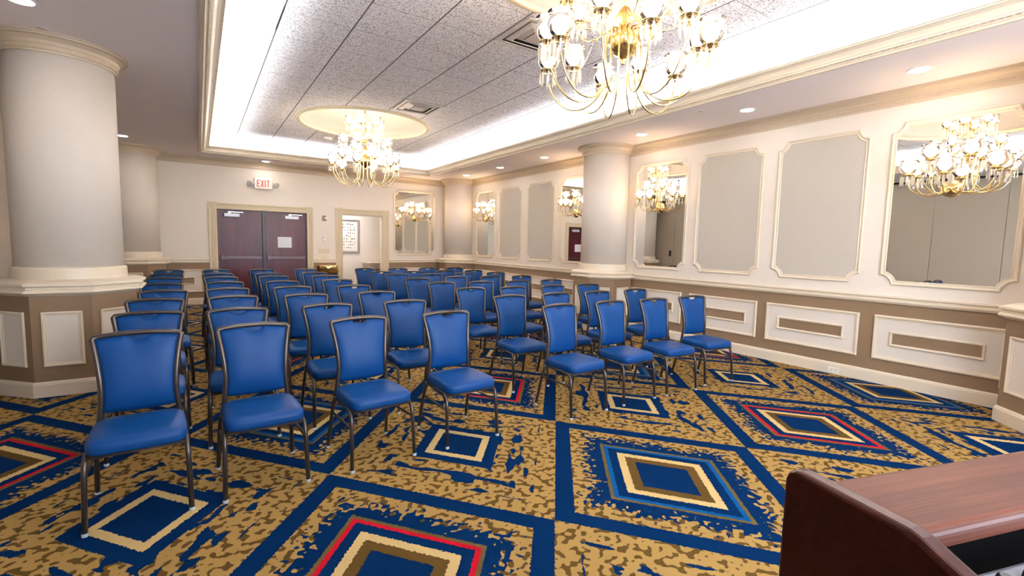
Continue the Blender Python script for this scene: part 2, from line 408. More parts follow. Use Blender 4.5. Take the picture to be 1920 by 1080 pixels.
# tray moulding
def trims():
    prof = [(-.035, ZC), (-.035, ZC - .016), (0, ZC - .018), (.006, ZC - .004), (.016, ZC + .002), (.018, ZC + .012), (.030, ZC + .014), (.044, ZC + .016), (.048, ZC + .03),
            (.056, ZC + .032), (.064, ZC + .05), (.084, ZC + .075), (.112, ZC + .09), (.126, ZC + .094), (.128, ZC + .104), (.141, ZC + .106), (.141, ZC + .122), (.12, ZC + .122), (.0, ZC + .03), (-.035, ZC + .012)]
    b = BM(); sweep(b, [(TX0, TY0), (TX1, TY0), (TX1, TY1), (TX0, TY1)], prof)
    # egg-like bead row in the lower band
    def beads(p0, p1, inward):
        L = (Vector(p1) - Vector(p0)); n = int(L.length / .045); d = L.normalized()
        for i in range(n):
            c = Vector(p0) + d * (i + .5) * .045 + Vector(inward) * .037
            rr = .013; q = [b.verts.new((c.x + dx * rr, c.y + dy * rr, ZC + .010)) for dx, dy in ((-1, -1), (1, -1), (1, 1), (-1, 1))]
            t = b.verts.new((c.x, c.y, ZC + .001))
            for k in range(4): b.faces.new((q[k], q[(k + 1) % 4], t))
    beads((TX1, TY0), (TX1, TY1), (-1, 0)); beads((TX0, TY1), (TX0, TY0), (1, 0)); beads((TX0, TY1), (TX1, TY1), (0, -1))
    struct(obj('trim_1', b, M_TRIM))
    # crown on right and far walls
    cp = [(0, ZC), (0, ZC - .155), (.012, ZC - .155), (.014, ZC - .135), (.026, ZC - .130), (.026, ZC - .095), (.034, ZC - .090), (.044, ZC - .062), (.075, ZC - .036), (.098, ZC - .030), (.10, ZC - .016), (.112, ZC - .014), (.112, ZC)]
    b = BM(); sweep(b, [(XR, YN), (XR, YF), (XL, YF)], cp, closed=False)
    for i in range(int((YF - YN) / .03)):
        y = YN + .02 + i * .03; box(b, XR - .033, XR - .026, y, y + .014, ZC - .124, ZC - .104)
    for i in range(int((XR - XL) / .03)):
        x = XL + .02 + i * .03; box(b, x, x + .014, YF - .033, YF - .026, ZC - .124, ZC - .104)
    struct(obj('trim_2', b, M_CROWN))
    # chair rails
    rp = [(0, ZR + .085), (0, ZR), (.016, ZR), (.02, ZR + .012), (.03, ZR + .02), (.03, ZR + .034), (.016, ZR + .04), (.016, ZR + .056), (.026, ZR + .06), (.034, ZR + .066), (.034, ZR + .078), (.01, ZR + .085)]
    for k, path in enumerate(([(XR, YN), (XR, YF), (D2[1] + .17, YF)], [(D2[0] - .155, YF), (D1[1] + .136, YF)], [(D1[0] - .175, YF), (XL, YF)])):
        b = BM(); sweep(b, path, rp, closed=False); struct(obj('trim_%d' % (3 + k), b, M_TRIM))
    bp = [(0, 0), (.022, 0), (.022, .112), (.016, .116), (.016, .124), (.008, .135), (0, .14)]
    for nm, path in (('baseboard_right', [(XR, YN), (XR, YF), (D2[1] + .17, YF)]), ('baseboard_far', [(D2[0] - .155, YF), (D1[1] + .136, YF)]), ('baseboard_far', [(D1[0] - .175, YF), (XL, YF)])):
        b = BM(); sweep(b, path, bp, closed=False); struct(obj(nm, b, M_TRIM))
trims()

# cove light tubes in the trough
def cove():
    def strip(x0, x1, y0, y1, lab):
        t = thing('cove_light', lab, 'cove light', ((x0 + x1) / 2, (y0 + y1) / 2, ZC + .012), group='cove lights in the ceiling tray')
        lx, ly = (x1 - x0) / 2, (y1 - y0) / 2
        b = BM(); box(b, -lx, lx, -ly, ly, 0, .02); obj('housing', b, M_OFFW, t)
        b = BM(); ix, iy = max(lx - .02, .015), max(ly - .02, .015); box(b, -ix, ix, -iy, iy, .02, .05); obj('tube', b, M_COVE, t)
    strip(TX0 - .17, TX0 - .08, TY0 + .1, TY1 - .1, 'white light strip hidden behind the left edge of the ceiling tray')
    strip(TX1 + .08, TX1 + .17, TY0 + .1, TY1 - .1, 'white light strip hidden behind the right edge of the ceiling tray')
    strip(TX0 + .1, TX1 - .1, TY1 + .08, TY1 + .17, 'white light strip behind the far edge of the ceiling tray')
    strip(TX0 + .1, TX1 - .1, TY0 - .17, TY0 - .08, 'white light strip behind the near edge of the ceiling tray')
cove()

# domes
def domes():
    for k, (cx, cy) in enumerate(DOMES):
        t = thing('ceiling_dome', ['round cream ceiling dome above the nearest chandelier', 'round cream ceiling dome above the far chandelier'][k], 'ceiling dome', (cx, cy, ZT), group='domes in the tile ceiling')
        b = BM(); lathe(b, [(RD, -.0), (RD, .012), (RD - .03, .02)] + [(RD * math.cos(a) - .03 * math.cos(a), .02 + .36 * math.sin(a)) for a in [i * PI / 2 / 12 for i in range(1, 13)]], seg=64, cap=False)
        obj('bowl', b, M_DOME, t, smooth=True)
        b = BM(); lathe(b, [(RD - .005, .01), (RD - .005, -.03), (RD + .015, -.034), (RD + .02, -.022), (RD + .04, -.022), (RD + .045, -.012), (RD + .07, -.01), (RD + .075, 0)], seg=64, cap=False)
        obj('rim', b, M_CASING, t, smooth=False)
domes()

# ------------------------------------------------------------------ columns
def column(cx, cy, label, walls=()):
    t = thing('column', label, 'column', (cx, cy, 0), group='round columns on octagonal pedestals')
    def fin(b):
        for w_ in walls:
            if w_ == 'R': cut(b, (XR - cx - .002, 0, 0), (1, 0, 0))
            if w_ == 'F': cut(b, (0, YF - cy - .002, 0), (0, 1, 0))
        return b
    k8 = 1 / math.cos(PI / 8)
    b = BM(); lathe(b, [(.400, 1.10), (.400, 3.06)], seg=72); obj('shaft', fin(b), M_LINEN, t, smooth=False).data.polygons.foreach_set('use_smooth', [True] * 0 or [p.normal.z ** 2 < .5 for p in t.children[-1].data.polygons])
    b = BM(); lathe(b, [(.402, 1.155), (.418, 1.15), (.424, 1.14), (.424, 1.035), (.40, 1.03)], seg=72); obj('collar', fin(b), M_TRIM, t)
    b = BM(); lathe(b, [(a * k8, z) for a, z in ((.45, 1.045), (.50, 1.035), (.545, 1.02), (.555, 1.012), (.555, .995), (.53, .985), (.53, .965), (.548, .96), (.556, .95), (.556, .935), (.535, .928), (.515, .915), (.50, .905))], seg=8, phase=PI / 8); obj('ledge', fin(b), M_TRIM, t)
    b = BM(); lathe(b, [(.50 * k8, .0), (.50 * k8, .91)], seg=8, phase=PI / 8); obj('pedestal', fin(b), M_TAUPE, t)
    b = BM(); lathe(b, [(a * k8, z) for a, z in ((.49, .001), (.522, .001), (.522, .112), (.516, .116), (.516, .124), (.508, .135), (.495, .14))], seg=8, phase=PI / 8); obj('baseboard', fin(b), M_TRIM, t)
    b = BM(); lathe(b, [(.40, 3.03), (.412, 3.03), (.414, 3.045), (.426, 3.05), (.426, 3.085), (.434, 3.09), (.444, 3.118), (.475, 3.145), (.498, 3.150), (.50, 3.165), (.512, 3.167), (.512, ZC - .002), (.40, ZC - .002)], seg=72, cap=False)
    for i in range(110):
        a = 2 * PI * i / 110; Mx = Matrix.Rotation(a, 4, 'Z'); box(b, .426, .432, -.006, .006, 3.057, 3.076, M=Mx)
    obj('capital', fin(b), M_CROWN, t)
    for k in range(8):
        a = k * PI / 4; px, py = cx + .5 * math.cos(a), cy + .5 * math.sin(a)
        if 'R' in walls and px + .14 * abs(math.sin(a)) > XR: continue
        if 'F' in walls and py + .14 * abs(math.cos(a)) > YF: continue
        ux, uy, nx, ny = -math.sin(a), math.cos(a), math.cos(a), math.sin(a)
        mp = lambda p, q, h, ux=ux, uy=uy, nx=nx, ny=ny: (nx * (.5 + h) + ux * p, ny * (.5 + h) + uy * p, q)
        b = BM(); W = .14; path = [(-W, .272), (W, .272), (W, .765), (-W, .765)]
        b.faces.new([b.verts.new(mp(p, q, .003)) for p, q in path]); pn = obj('pedestal_panel', b, M_WHITE, t)
        b = BM(); sweep(b, path, [(0, 0), (0, .01), (.006, .016), (.016, .016), (.022, .008), (.032, .007), (.034, .0)], mp=mp); obj('panel_frame', b, M_TRIM, pn)
column(-1.045, 6.24, 'largest cream column at the left, in front of the folding partition')
column(-1.045, 11.94, 'cream column in the far left corner beside the double doors', ('F',))
column(6.07, 6.24, 'cream column halfway along the right wall between mirrors', ('R',))
column(6.07, 11.94, 'cream column in the far right corner of the room', ('R', 'F'))
column(6.07, .54, 'cream column pedestal cut by the right edge of the photo', ('R',))

# ------------------------------------------------------------------ wall panels and mirrors
FP = [(0, 0), (0, .012), (.004, .018), (.012, .022), (.022, .018), (.028, .010), (.036, .010), (.044, .014), (.05, .008), (.05, 0)]
def notched(w, z0, z1, r, n=8):
    P = []
    def arc(cx, cz, a0, a1):
        for i in range(n + 1):
            a = math.radians(a0 + (a1 - a0) * i / n); P.append((cx + r * math.cos(a), cz + r * math.sin(a)))
    arc(w, z0, 180, 90); arc(w, z1, 270, 180); arc(-w, z1, 0, -90); arc(-w, z0, 90, 0)
    return P
def wall_panel(wall, c, w, label, kind):
    base = onright if wall == 'R' else onfar
    loc = (XR, c, 1.97) if wall == 'R' else (c, YF, 1.97)
    t = thing('wall_mirror' if kind == 'mirror' else 'wall_panel', label, 'mirror' if kind == 'mirror' else 'wall panel', loc, group='framed wall mirrors' if kind == 'mirror' else 'fabric wall panels')
    def mp(a, b_, h): v = Vector(base(a + c, b_, h)) - Vector(loc); return tuple(v)
    P = notched(w, 1.108, 2.842, .105)
    b = BM(); b.faces.new([b.verts.new(mp(a, z, .006)) for a, z in notched(w - .02, 1.128, 2.822, .105)])
    bmesh.ops.triangulate(b, faces=b.faces[:])
    obj('mirror_glass' if kind == 'mirror' else 'fabric_field', b, M_MIRROR if kind == 'mirror' else M_FABRIC, t)
    b = BM(); sweep(b, P, FP, mp=mp); obj('frame', b, M_TRIM, t)
    return t
wall_panel('R', 1.61, .535, 'large mirror nearest on the right wall, at the right edge', 'mirror')
wall_panel('R', 2.84, .505, 'grey fabric panel next to the nearest large mirror', 'panel')
wall_panel('R', 4.03, .505, 'grey fabric panel beside the mirror next to the middle column', 'panel')
wall_panel('R', 5.22, .53, 'mirror just right of the middle column on the right wall', 'mirror')
wall_panel('R', 7.29, .50, 'mirror half hidden by the middle column, reflecting the door', 'mirror')
wall_panel('R', 8.48, .515, 'far fabric panel nearer the mirror behind the middle column', 'panel')
wall_panel('R', 9.69, .50, 'far fabric panel nearer the corner mirror', 'panel')
wall_panel('R', 10.87, .50, 'right wall mirror next to the far corner column', 'mirror')
wall_panel('F', 4.95, .60, 'mirror on the far wall right of the open doorway', 'mirror')

def wainscot_panel(wall, c, w, label, iw=None, ic=None):
    base = onright if wall == 'R' else onfar
    loc = (XR, c, .52) if wall == 'R' else (c, YF, .52)
    t = thing('wainscot_panel', label, 'wainscot panel', loc, group='white wainscot panels')
    def mp(a, b_, h): v = Vector(base(a + c, b_, h)) - Vector(loc); return tuple(v)
    path = [(-w, .272), (w, .272), (w, .768), (-w, .768)]
    pr = [(0, 0), (0, .014), (.008, .022), (.02, .022), (.026, .012), (.038, .010), (.042, .0)]
    b = BM(); b.faces.new([b.verts.new(mp(a, z, .004)) for a, z in path]); obj('board', b, M_WHITE, t)
    b = BM(); sweep(b, path, pr, mp=mp); obj('frame', b, M_TRIM, t)
    iw = iw or w - .15; ic = ic or 0
    p2 = [(ic - iw, .438), (ic + iw, .438), (ic + iw, .602), (ic - iw, .602)]
    b = BM(); b.faces.new([b.verts.new(mp(a, z, .007)) for a, z in p2]); obj('inlay', b, M_TAUPE, t)
    b = BM(); sweep(b, p2, [(0, .004), (0, .016), (.008, .022), (.018, .02), (.026, .010), (.028, .004)], mp=mp); obj('inlay_frame', b, M_TRIM, t)
for c, l in ((1.62, 'white wainscot panel below the nearest large mirror'), (2.835, 'white wainscot panel above the nearer skirting outlet'), (4.035, 'white wainscot panel behind the rightmost front row chair'), (5.25, 'white wainscot panel just right of the middle column'),
             (7.30, 'white wainscot panel just beyond the middle column'), (8.49, 'white wainscot panel second beyond the middle column'), (9.69, 'white wainscot panel third beyond the middle column'), (10.87, 'white wainscot panel nearest the far right corner column')):
    wainscot_panel('R', c, .535, l)
wainscot_panel('F', -.22, .29, 'white wainscot panel left of the double doors', .13)
wainscot_panel('F', 4.95, .60, 'white wainscot panel on the far wall under the mirror')

# skirting outlets
for i, (y, l) in enumerate(((2.51, 'ivory power outlet in the skirting under the wainscot panels'), (4.70, 'ivory power outlet in the skirting behind the last front row chair'))):
    t = thing('power_outlet', l, 'outlet', (XR - .022, y, .05), group='skirting outlets')
    b = BM(); box(b, -.006, 0, -.057, .057, -.032, .034); obj('cover_plate', b, M_OFFW, t, bevel=.002)
    b = BM()
    for s in (-.022, .022):
        box(b, -.0075, -.004, s - .014, s + .014, -.014, .016)
    obj('socket', b, M_IVORY, t, bevel=.002)

# ------------------------------------------------------------------ doors on the far wall
def casing(parent, x0, x1, z1, wl, wr):
    fl = [(0, 0), (0, .022), (.01, .026), (.03, .026), (.036, .018), (.046, .024), (.056, .018), (.066, .024), (.076, .018), (.086, .024), (.096, .018), (.115, .026), (.135, .026), (.145, .02), (.145, 0)]
    def strip(a0, b0, a1, b1, wd):
        pr = [(o / .145 * wd, h) for o, h in fl]
        b = BM(); sweep(b, [(a0, b0), (a1, b1)], pr, closed=False, mp=lambda a, b_, h: (a - parent.location.x, -h, b_)); return b
    obj('casing_upright', strip(x0, 0, x0, z1, wl), M_CASING, parent)
    obj('casing_upright', strip(x1 + wr, 0, x1 + wr, z1, wr), M_CASING, parent)
    obj('casing_head', strip(x1, z1, x0, z1, .14) if False else strip(x1, z1 + .0, x0, z1 + .0, -.14), M_CASING, parent)
    for cx, wd in ((x0 - wl / 2, wl), (x1 + wr / 2, wr)):
        b = BM(); X = cx - parent.location.x
        box(b, X - wd / 2 - .006, X + wd / 2 + .006, -.032, 0, z1, z1 + .152)
        r = BM(); lathe(r, [(.055, 0), (.055, .008), (.045, .012), (.035, .004), (.022, .004), (.014, .012), (0.0001, .014)], seg=24)
        bmesh.ops.rotate(r, verts=r.verts[:], cent=(0, 0, 0), matrix=Matrix.Rotation(PI / 2, 3, 'X'))
        bmesh.ops.translate(r, verts=r.verts[:], vec=(X, -.032, z1 + .076))
        me = bpy.data.meshes.new('tmp'); r.to_mesh(me); b.from_mesh(me); r.free(); bpy.data.meshes.remove(me)
        obj('corner_block', b, M_CASING, parent)
def doors():
    d = struct(empty('door_1', (1.27, YF, 0)))
    casing(d, D1[0], D1[1], D1[2], .165, .135)
    b = BM(); box(b, D1[0] - 1.27, D1[0] + .02 - 1.27, 0, .12, 0, 2.10); box(b, D1[1] - .02 - 1.27, D1[1] - 1.27, 0, .12, 0, 2.10); box(b, D1[0] - 1.27, D1[1] - 1.27, 0, .12, 2.08, 2.10); obj('jamb', b, M_DOOR, d)
    b = BM(); box(b, -.035, .035, .0, .10, 0, 2.08); obj('mullion', b, M_BLACK, d, bevel=.006)
    for sgn in (-1, 1):
        x0, x1 = (-.895, -.038) if sgn < 0 else (.038, .905)
        b = BM(); box(b, x0, x1, .045, .09, .006, 2.078); leaf = obj('door_leaf', b, M_DOOR, d)
        b = BM(); box(b, x0 + .02, x1 - .02, -.0, .045, .99, 1.065); box(b, x0 + .02, x0 + .12, -.012, .045, .975, 1.08); obj('push_bar', b, mat('dark_bronze_push_bar', (.10, .065, .07), .35, .6), leaf, bevel=.006)
        cxx = -.63 if sgn < 0 else .60
        b = BM(); box(b, cxx - .15, cxx + .15, -.02, .045, 1.94, 2.015); obj('door_closer', b, mat('silver_closer_cover', (.60, .60, .66), .4, .2), leaf, bevel=.006)
        b = BM(); box(b, cxx - .06, cxx + .22 * 1, -.035, -.02, 2.035, 2.05); box(b, cxx - .075, cxx - .02, -.035, .02, 2.02, 2.055); obj('closer_arm', b, M_CHROME, leaf)
    d = struct(empty('door_2', (3.54, YF, 0)))
    casing(d, D2[0], D2[1], D2[2], .155, .17)
    b = BM()
    box(b, D2[0] - 3.54 - .002, D2[0] + .02 - 3.54, .0, .15, 0, D2[2]); box(b, D2[1] - .02 - 3.54, D2[1] - 3.54 + .002, .0, .15, 0, D2[2]); box(b, D2[0] - 3.54, D2[1] - 3.54, .0, .15, D2[2] - .02, D2[2]); obj('jamb', b, M_TRIM, d)
doors()
# paper notice taped on the right door
t = thing('paper_notice', 'white paper notice taped on the right dark door leaf', 'notice', (1.71, YF + .043, 1.39))
b = BM(); box(b, -.15, .15, -.003, 0, -.125, .125); obj('sheet', b, M_PAPER, t)
b = BM()
for i in range(9): box(b, -.12, .12 - .04 * (i % 3), -.0045, -.003, .085 - i * .021, .090 - i * .021)
obj('print', b, M_INK, t)

# hallway beyond the doorway
b = BM(); HB = 14.0
box(b, 2.2, 5.6, HB, HB + .1, 0, 2.75); struct(obj('wall_hall', b, M_HALL))
b = BM(); box(b, 2.1, 2.2, YF + .14, HB, 0, 2.75); struct(obj('wall_hall_left', b, M_HALL))
b = BM(); box(b, 5.6, 5.7, YF + .14, HB, 0, 2.75); struct(obj('wall_hall_right', b, M_HALL))
b = BM(); box(b, 2.1, 5.7, YF + .14, HB + .1, 2.75, 2.8); struct(obj('ceiling', b, M_HALL))
t = thing('ceiling_lamp', 'round white lamp on the hallway ceiling', 'ceiling light', (3.2, 13.3, 2.75))
b = BM(); lathe(b, [(.2, -.0), (.2, -.04), (.15, -.07), (.0001, -.08)], seg=24); obj('diffuser', b, M_HLIGHT, t)
b = BM(); lathe(b, [(.22, 0), (.22, -.02), (.2, -.02)], seg=24); obj('rim', b, M_CHROME, t)
# framed print
t = thing('framed_print', 'silver framed print with small drawings on the hallway wall', 'picture', (3.42, HB, 1.595))
b = BM(); sweep(b, [(-.47, -.475), (.47, -.475), (.47, .475), (-.47, .475)], [(0, 0), (0, .03), (.02, .035), (.04, .022), (.06, .02), (.06, 0)], mp=lambda a, b_, h: (a, -h, b_)); obj('frame', b, M_SILVERF, t)
b = BM(); box(b, -.42, .42, -.012, 0, -.425, .425); obj('mat_board', b, M_OFFW, t)
b = BM(); rr = random.Random(3); mts = [mat('print_ink_dark', (.06, .05, .06), .7), mat('print_ink_ochre', (.6, .45, .15), .7), mat('print_ink_blue', (.15, .2, .35), .7), mat('print_ink_rose', (.5, .15, .15), .7)]
for r_ in range(9):
    for c_ in range(14):
        if rr.random() < .2: continue
        x = -.36 + c_ * .053 + rr.uniform(-.008, .008); z = .34 - r_ * .083 + rr.uniform(-.01, .01); ww = rr.uniform(.008, .02); hh = rr.uniform(.006, .02)
        box(b, x - ww, x + ww, -.0145, -.012, z - hh, z + hh, mi=rr.choice((0, 0, 0, 1, 2, 3)))
obj('drawing', b, mts, t)
# marble console
t = thing('console_table', 'beige marble topped console table in the hallway', 'table', (4.45, 13.62, 0))
b = BM(); box(b, -.50, .6, -.25, .36, .83, .865); box(b, -.47, .6, -.22, .36, .79, .83); obj('tabletop', b, M_MARBLE, t, bevel=.01)
for x, y in ((-.42, -.17), (.5, -.17), (-.42, .3), (.5, .3)):
    b = BM(); box(b, x - .025, x + .025, y - .025, y + .025, 0, .79); obj('leg', b, M_TRIM, t, bevel=.004)
b = BM(); box(b, -.43, .55, -.18, .32, .70, .79); obj('apron', b, M_TRIM, t)

# bits between the doors
t = thing('waste_bin', 'round black waste bin with wide brass top between the doors', 'bin', (2.60, 12.10, 0))
b = BM(); lathe(b, [(.225, 0), (.235, .02), (.235, .69)], seg=40); obj('body', b, M_BLACK, t, smooth=True)
b = BM(); lathe(b, [(.24, .685), (.252, .69), (.252, .85), (.245, .862), (.20, .866), (.19, .85), (.15, .84), (.15, .80)], seg=40); obj('brass_band', b, M_BRASS, t, smooth=True)
t = thing('fire_alarm', 'small red and white fire alarm strobe right of double doors', 'fire alarm', (2.60, YF, 2.0))
b = BM(); box(b, -.045, .045, -.035, 0, -.06, .065); obj('housing', b, mat('dull_red_plastic', (.35, .16, .14), .4), t, bevel=.006)
b = BM(); box(b, -.005, .05, -.06, -.03, -.02, .03); obj('strobe_lens', b, M_OFFW, t, bevel=.006)
t = thing('thermostat', 'small white thermostat below the fire alarm', 'thermostat', (2.59, YF, 1.505))
b = BM(); box(b, -.045, .045, -.03, 0, -.06, .06); obj('cover', b, M_OFFW, t, bevel=.008)
b = BM(); box(b, -.03, .02, -.032, -.028, .01, .035); obj('display', b, M_INK, t)
t = thing('switch_plate', 'wide ivory light switch plate below the thermostat', 'light switch', (2.59, YF, 1.20))
b = BM(); box(b, -.13, .13, -.008, 0, -.058, .058); obj('plate', b, M_IVORY, t, bevel=.003)
for x in (-.09, -.03, .03, .09):
    b = BM(); box(b, x - .012, x + .012, -.016, -.006, -.03, .03); obj('switch', b, M_IVORY, t, bevel=.002)
t = thing('dimmer_plate', 'small square ivory wall plate under the wide switch plate', 'light switch', (2.60, YF, 1.045))
b = BM(); box(b, -.06, .06, -.008, 0, -.045, .045); obj('plate', b, M_IVORY, t, bevel=.003)
b = BM(); box(b, -.025, .025, -.014, -.006, -.02, .02); obj('button', b, M_IVORY, t, bevel=.003)

# exit sign with two emergency lamp heads
t = thing('exit_sign', 'white EXIT sign with red letters and two lamp heads above double doors', 'exit sign', (1.275, YF, 2.715))
b = BM(); box(b, -.185, .185, -.085, 0, -.125, .125); obj('housing', b, M_SIGNW, t, bevel=.012)
b = BM(); yb = -.0875
def bar(p, q, wd):
    p, q = Vector(p), Vector(q); d = (q - p).normalized(); n = Vector((-d.y, d.x)) * wd / 2
    vs = [(p + n), (q + n), (q - n), (p - n)]
    A = [b.verts.new((v.x, yb, v.y)) for v in vs]; B = [b.verts.new((v.x, yb + .004, v.y)) for v in vs]
    b.faces.new(A); b.faces.new(B[::-1])
    for i in range(4): b.faces.new((A[i], A[(i + 1) % 4], B[(i + 1) % 4], B[i]))
hz = .075; s_ = .018
bar((-.125, -hz), (-.125, hz), s_)
for z in (-hz + s_ / 2, 0, hz - s_ / 2): bar((-.118, z), (-.072, z), s_)
bar((-.052, -hz), (.004, hz), s_); bar((-.052, hz), (.004, -hz), s_)
bar((.034, -hz), (.034, hz), s_)
bar((.060, hz - s_ / 2), (.128, hz - s_ / 2), s_); bar((.094, -hz), (.094, hz - s_), s_)
obj('letters', b, M_RED, t)
b = BM(); box(b, -.16, .16, -.088, -.086, -.10, -.096); obj('chevron_line', b, M_IVORY, t)
for s in (-1, 1):
    b = BM(); r = BM(); lathe(b, [(.02, 0), (.035, .02), (.062, .07), (.066, .085), (.06, .088), (.0001, .075)], seg=24)
    bmesh.ops.rotate(b, verts=b.verts[:], cent=(0, 0, 0), matrix=Matrix.Rotation(PI / 2 + .25, 3, 'X') @ Matrix.Identity(3))
    bmesh.ops.rotate(b, verts=b.verts[:], cent=(0, 0, 0), matrix=Matrix.Rotation(s * .5, 3, 'Z'))
    bmesh.ops.translate(b, verts=b.verts[:], vec=(s * .235, -.03, .0)); r.free()
    hd = obj('lamp_head', b, mat('grey_lamp_head', (.62, .60, .57), .3, .2), t, smooth=True)
    b = BM(); tube(b, [(s * .18, -.04, .0), (s * .235, -.035, 0)], .014); obj('lamp_neck', b, M_OFFW, t)

# ------------------------------------------------------------------ ceiling fittings
def downlight(x, y, label):
    t = thing('downlight', label, 'downlight', (x, y, ZC), group='recessed ceiling downlights')
    b = BM(); lathe(b, [(.095, -.0005), (.095, -.006), (.078, -.008), (.074, .0)], seg=32, cap=False); obj('trim_ring', b, M_OFFW, t)
    b = BM(); lathe(b, [(.074, -.004), (.0001, -.003)], seg=32, cap=False); obj('lens', b, M_DOWN, t)
for (x, y), l in zip([(5.72, 1.79), (5.72, 3.47), (5.72, 5.15), (5.73, 7.62), (5.72, 9.25), (5.70, 10.84), (1.305, 12.03), (-1.05, 10.74), (-1.05, 5.12), (5.72, .1)],
    ['round downlight above the nearest large mirror', 'round downlight above the grey fabric panel', 'round downlight just before the middle column', 'round downlight just beyond the middle column', 'round downlight above the far fabric panels',
     'round downlight near the far right corner column', 'round downlight above the EXIT sign', 'round downlight beside the far left column', 'round downlight at the top left above the big column', 'round downlight in front of the nearest right pilaster']):
    downlight(x, y, l)
def vent(x, y, label):
    t = thing('air_vent', label, 'air vent', (x, y, ZT), group='square ceiling air vents')
    H = .295
    def ring(a, b_, z0, z1, nm, mt):
        b = BM(); vs = []
        for h, z in ((a, z0), (b_, z1), (b_, z1 + .006), (a, z0 + .006)):
            vs.append([b.verts.new((sx * h, sy * h, z)) for sx, sy in ((-1, -1), (1, -1), (1, 1), (-1, 1))])
        for i in range(4):
            A, B = vs[i], vs[(i + 1) % 4]
            for k in range(4): b.faces.new((A[k], A[(k + 1) % 4], B[(k + 1) % 4], B[k]))
        return obj(nm, b, mt, t)
    b = BM(); box(b, -H, H, -H, H, -.004, -.001); obj('backing', b, M_DARKGAP, t)
    ring(H, .255, -.010, -.014, 'frame', M_VENT)
    ring(.230, .175, -.006, -.026, 'louvre', M_VENT); ring(.150, .105, -.006, -.026, 'louvre', M_VENT)
    b = BM(); box(b, -.09, .09, -.09, .09, -.028, -.020); obj('centre_plate', b, M_VENT, t, bevel=.006)
vent(2.845, 3.965, 'square air vent beside the dome of the nearest chandelier')
vent(2.845, 7.015, 'square air vent beside the dome of the far chandelier')
t = thing('speaker_panel', 'plain pale panel set in the tile ceiling at upper left', 'ceiling panel', (.50, 5.06, ZT))
b = BM(); box(b, -.19, .19, -.30, .30, -.006, -.001); obj('panel', b, mat('pale_metal_panel', (.60, .63, .66), .5), t, bevel=.002)
t = thing('smoke_detector', 'white smoke detector on the tile ceiling behind the far chandelier', 'smoke detector', (2.22, 10.13, ZT))
b = BM(); lathe(b, [(.07, -.001), (.07, -.025), (.05, -.045), (.0001, -.048)], seg=24); obj('cover', b, M_OFFW, t, smooth=True)
b = BM(); lathe(b, [(.08, -.001), (.08, -.012), (.07, -.012)], seg=24); obj('base', b, M_OFFW, t)
for (x, y), l in zip([(5.32, 3.85), (-.24, 9.29), (.86, 12.03), (-1.05, 5.70)], ['concealed sprinkler cap on the right soffit near the chandelier', 'concealed sprinkler cap on the left soffit', 'concealed sprinkler cap above the double doors', 'concealed sprinkler cap above the big left column']):
    t = thing('sprinkler', l, 'sprinkler', (x, y, ZC), group='ceiling sprinklers')
    b = BM(); lathe(b, [(.035, -.0005), (.035, -.005), (.0001, -.006)], seg=20); obj('cap', b, M_VENT, t)
    b = BM(); lathe(b, [(.045, -.0005), (.045, -.002), (.035, -.003)], seg=20); obj('escutcheon', b, M_OFFW, t)

# ------------------------------------------------------------------ chandelier and sconces
SHADE_P = [(.022, .0), (.040, .006), (.066, .030), (.082, .062), (.084, .092), (.076, .118), (.070, .132), (.078, .146), (.086, .152)]
me_cache = {}
def mesh_of(key, bm, m, smooth=True):
    if key not in me_cache:
        bmesh.ops.recalc_face_normals(bm, faces=bm.faces[:]); me = bpy.data.meshes.new(key); bm.to_mesh(me); me.materials.append(m)
        if smooth:
            for p in me.polygons: p.use_smooth = True
        me_cache[key] = me
    bm.free(); return me_cache[key]
def inst(name, me, parent, loc=(0, 0, 0), rot=(0, 0, 0), s=1.0):
    o = bpy.data.objects.new(name, me); C.objects.link(o); o.parent = parent; o.location = loc; o.rotation_euler = rot; o.scale = (s, s, s); return o
def shade_me():
    b = BM(); lathe(b, SHADE_P, seg=28, uv=True, cap=False); return mesh_of('glass_shade', b, M_SHADE)
def bulb_me(key='bulb', m=None):
    b = BM(); lathe(b, [(.010, .0), (.016, .012), (.024, .03), (.026, .044), (.020, .060), (.008, .074), (.0005, .080)], seg=12); return mesh_of(key, b, m or M_BULB)
def cup_me():
    b = BM(); lathe(b, [(.006, -.03), (.012, -.028), (.009, -.018), (.016, -.008), (.030, -.004), (.058, .002), (.060, .006), (.028, .006), (.020, .012), (.016, .02)], seg=20); return mesh_of('drip_pan', b, M_BRASS)
def prism_geo(b, x, y, z, L=.098, r=.0095):
    def ring(rr, zz): return [b.verts.new((x + rr * math.cos(k * PI / 2), y + rr * math.sin(k * PI / 2) , zz)) for k in range(4)]
    R = [ring(.001, z), ring(.0045, z - .006), ring(.001, z - .012), ring(r * .8, z - .018), ring(r, z - .018 - L * .75), ring(.0008, z - .018 - L)]
    for A, B in zip(R[:-1], R[1:]):
        for k in range(4): b.faces.new((A[k], A[(k + 1) % 4], B[(k + 1) % 4], B[k]))
def prism_me():
    b = BM(); prism_geo(b, 0, 0, 0); return mesh_of('crystal_prism', b, M_CRYSTAL, False)
def head(arm, p, nprism, loose=None, bulbkey='bulb', bm_=None, scale=1.0):
    """drip pan, shade, bulb and prisms at an arm's end p (arm space)"""
    inst('drip_pan', cup_me(), arm, p, s=scale); inst('glass_shade', shade_me(), arm, (p[0], p[1], p[2] + .008 * scale), s=scale)
    inst('bulb', bulb_me(bulbkey, bm_), arm, (p[0], p[1], p[2] + .024 * scale), s=scale)
    for k in range(nprism):
        a = 2 * PI * k / nprism + .2; q = (p[0] + .055 * math.cos(a), p[1] + .055 * math.sin(a), p[2] + .002)
        if loose is None: inst('crystal_prism', prism_me(), arm, q, (0, 0, a))
        else: prism_geo(loose, *q)

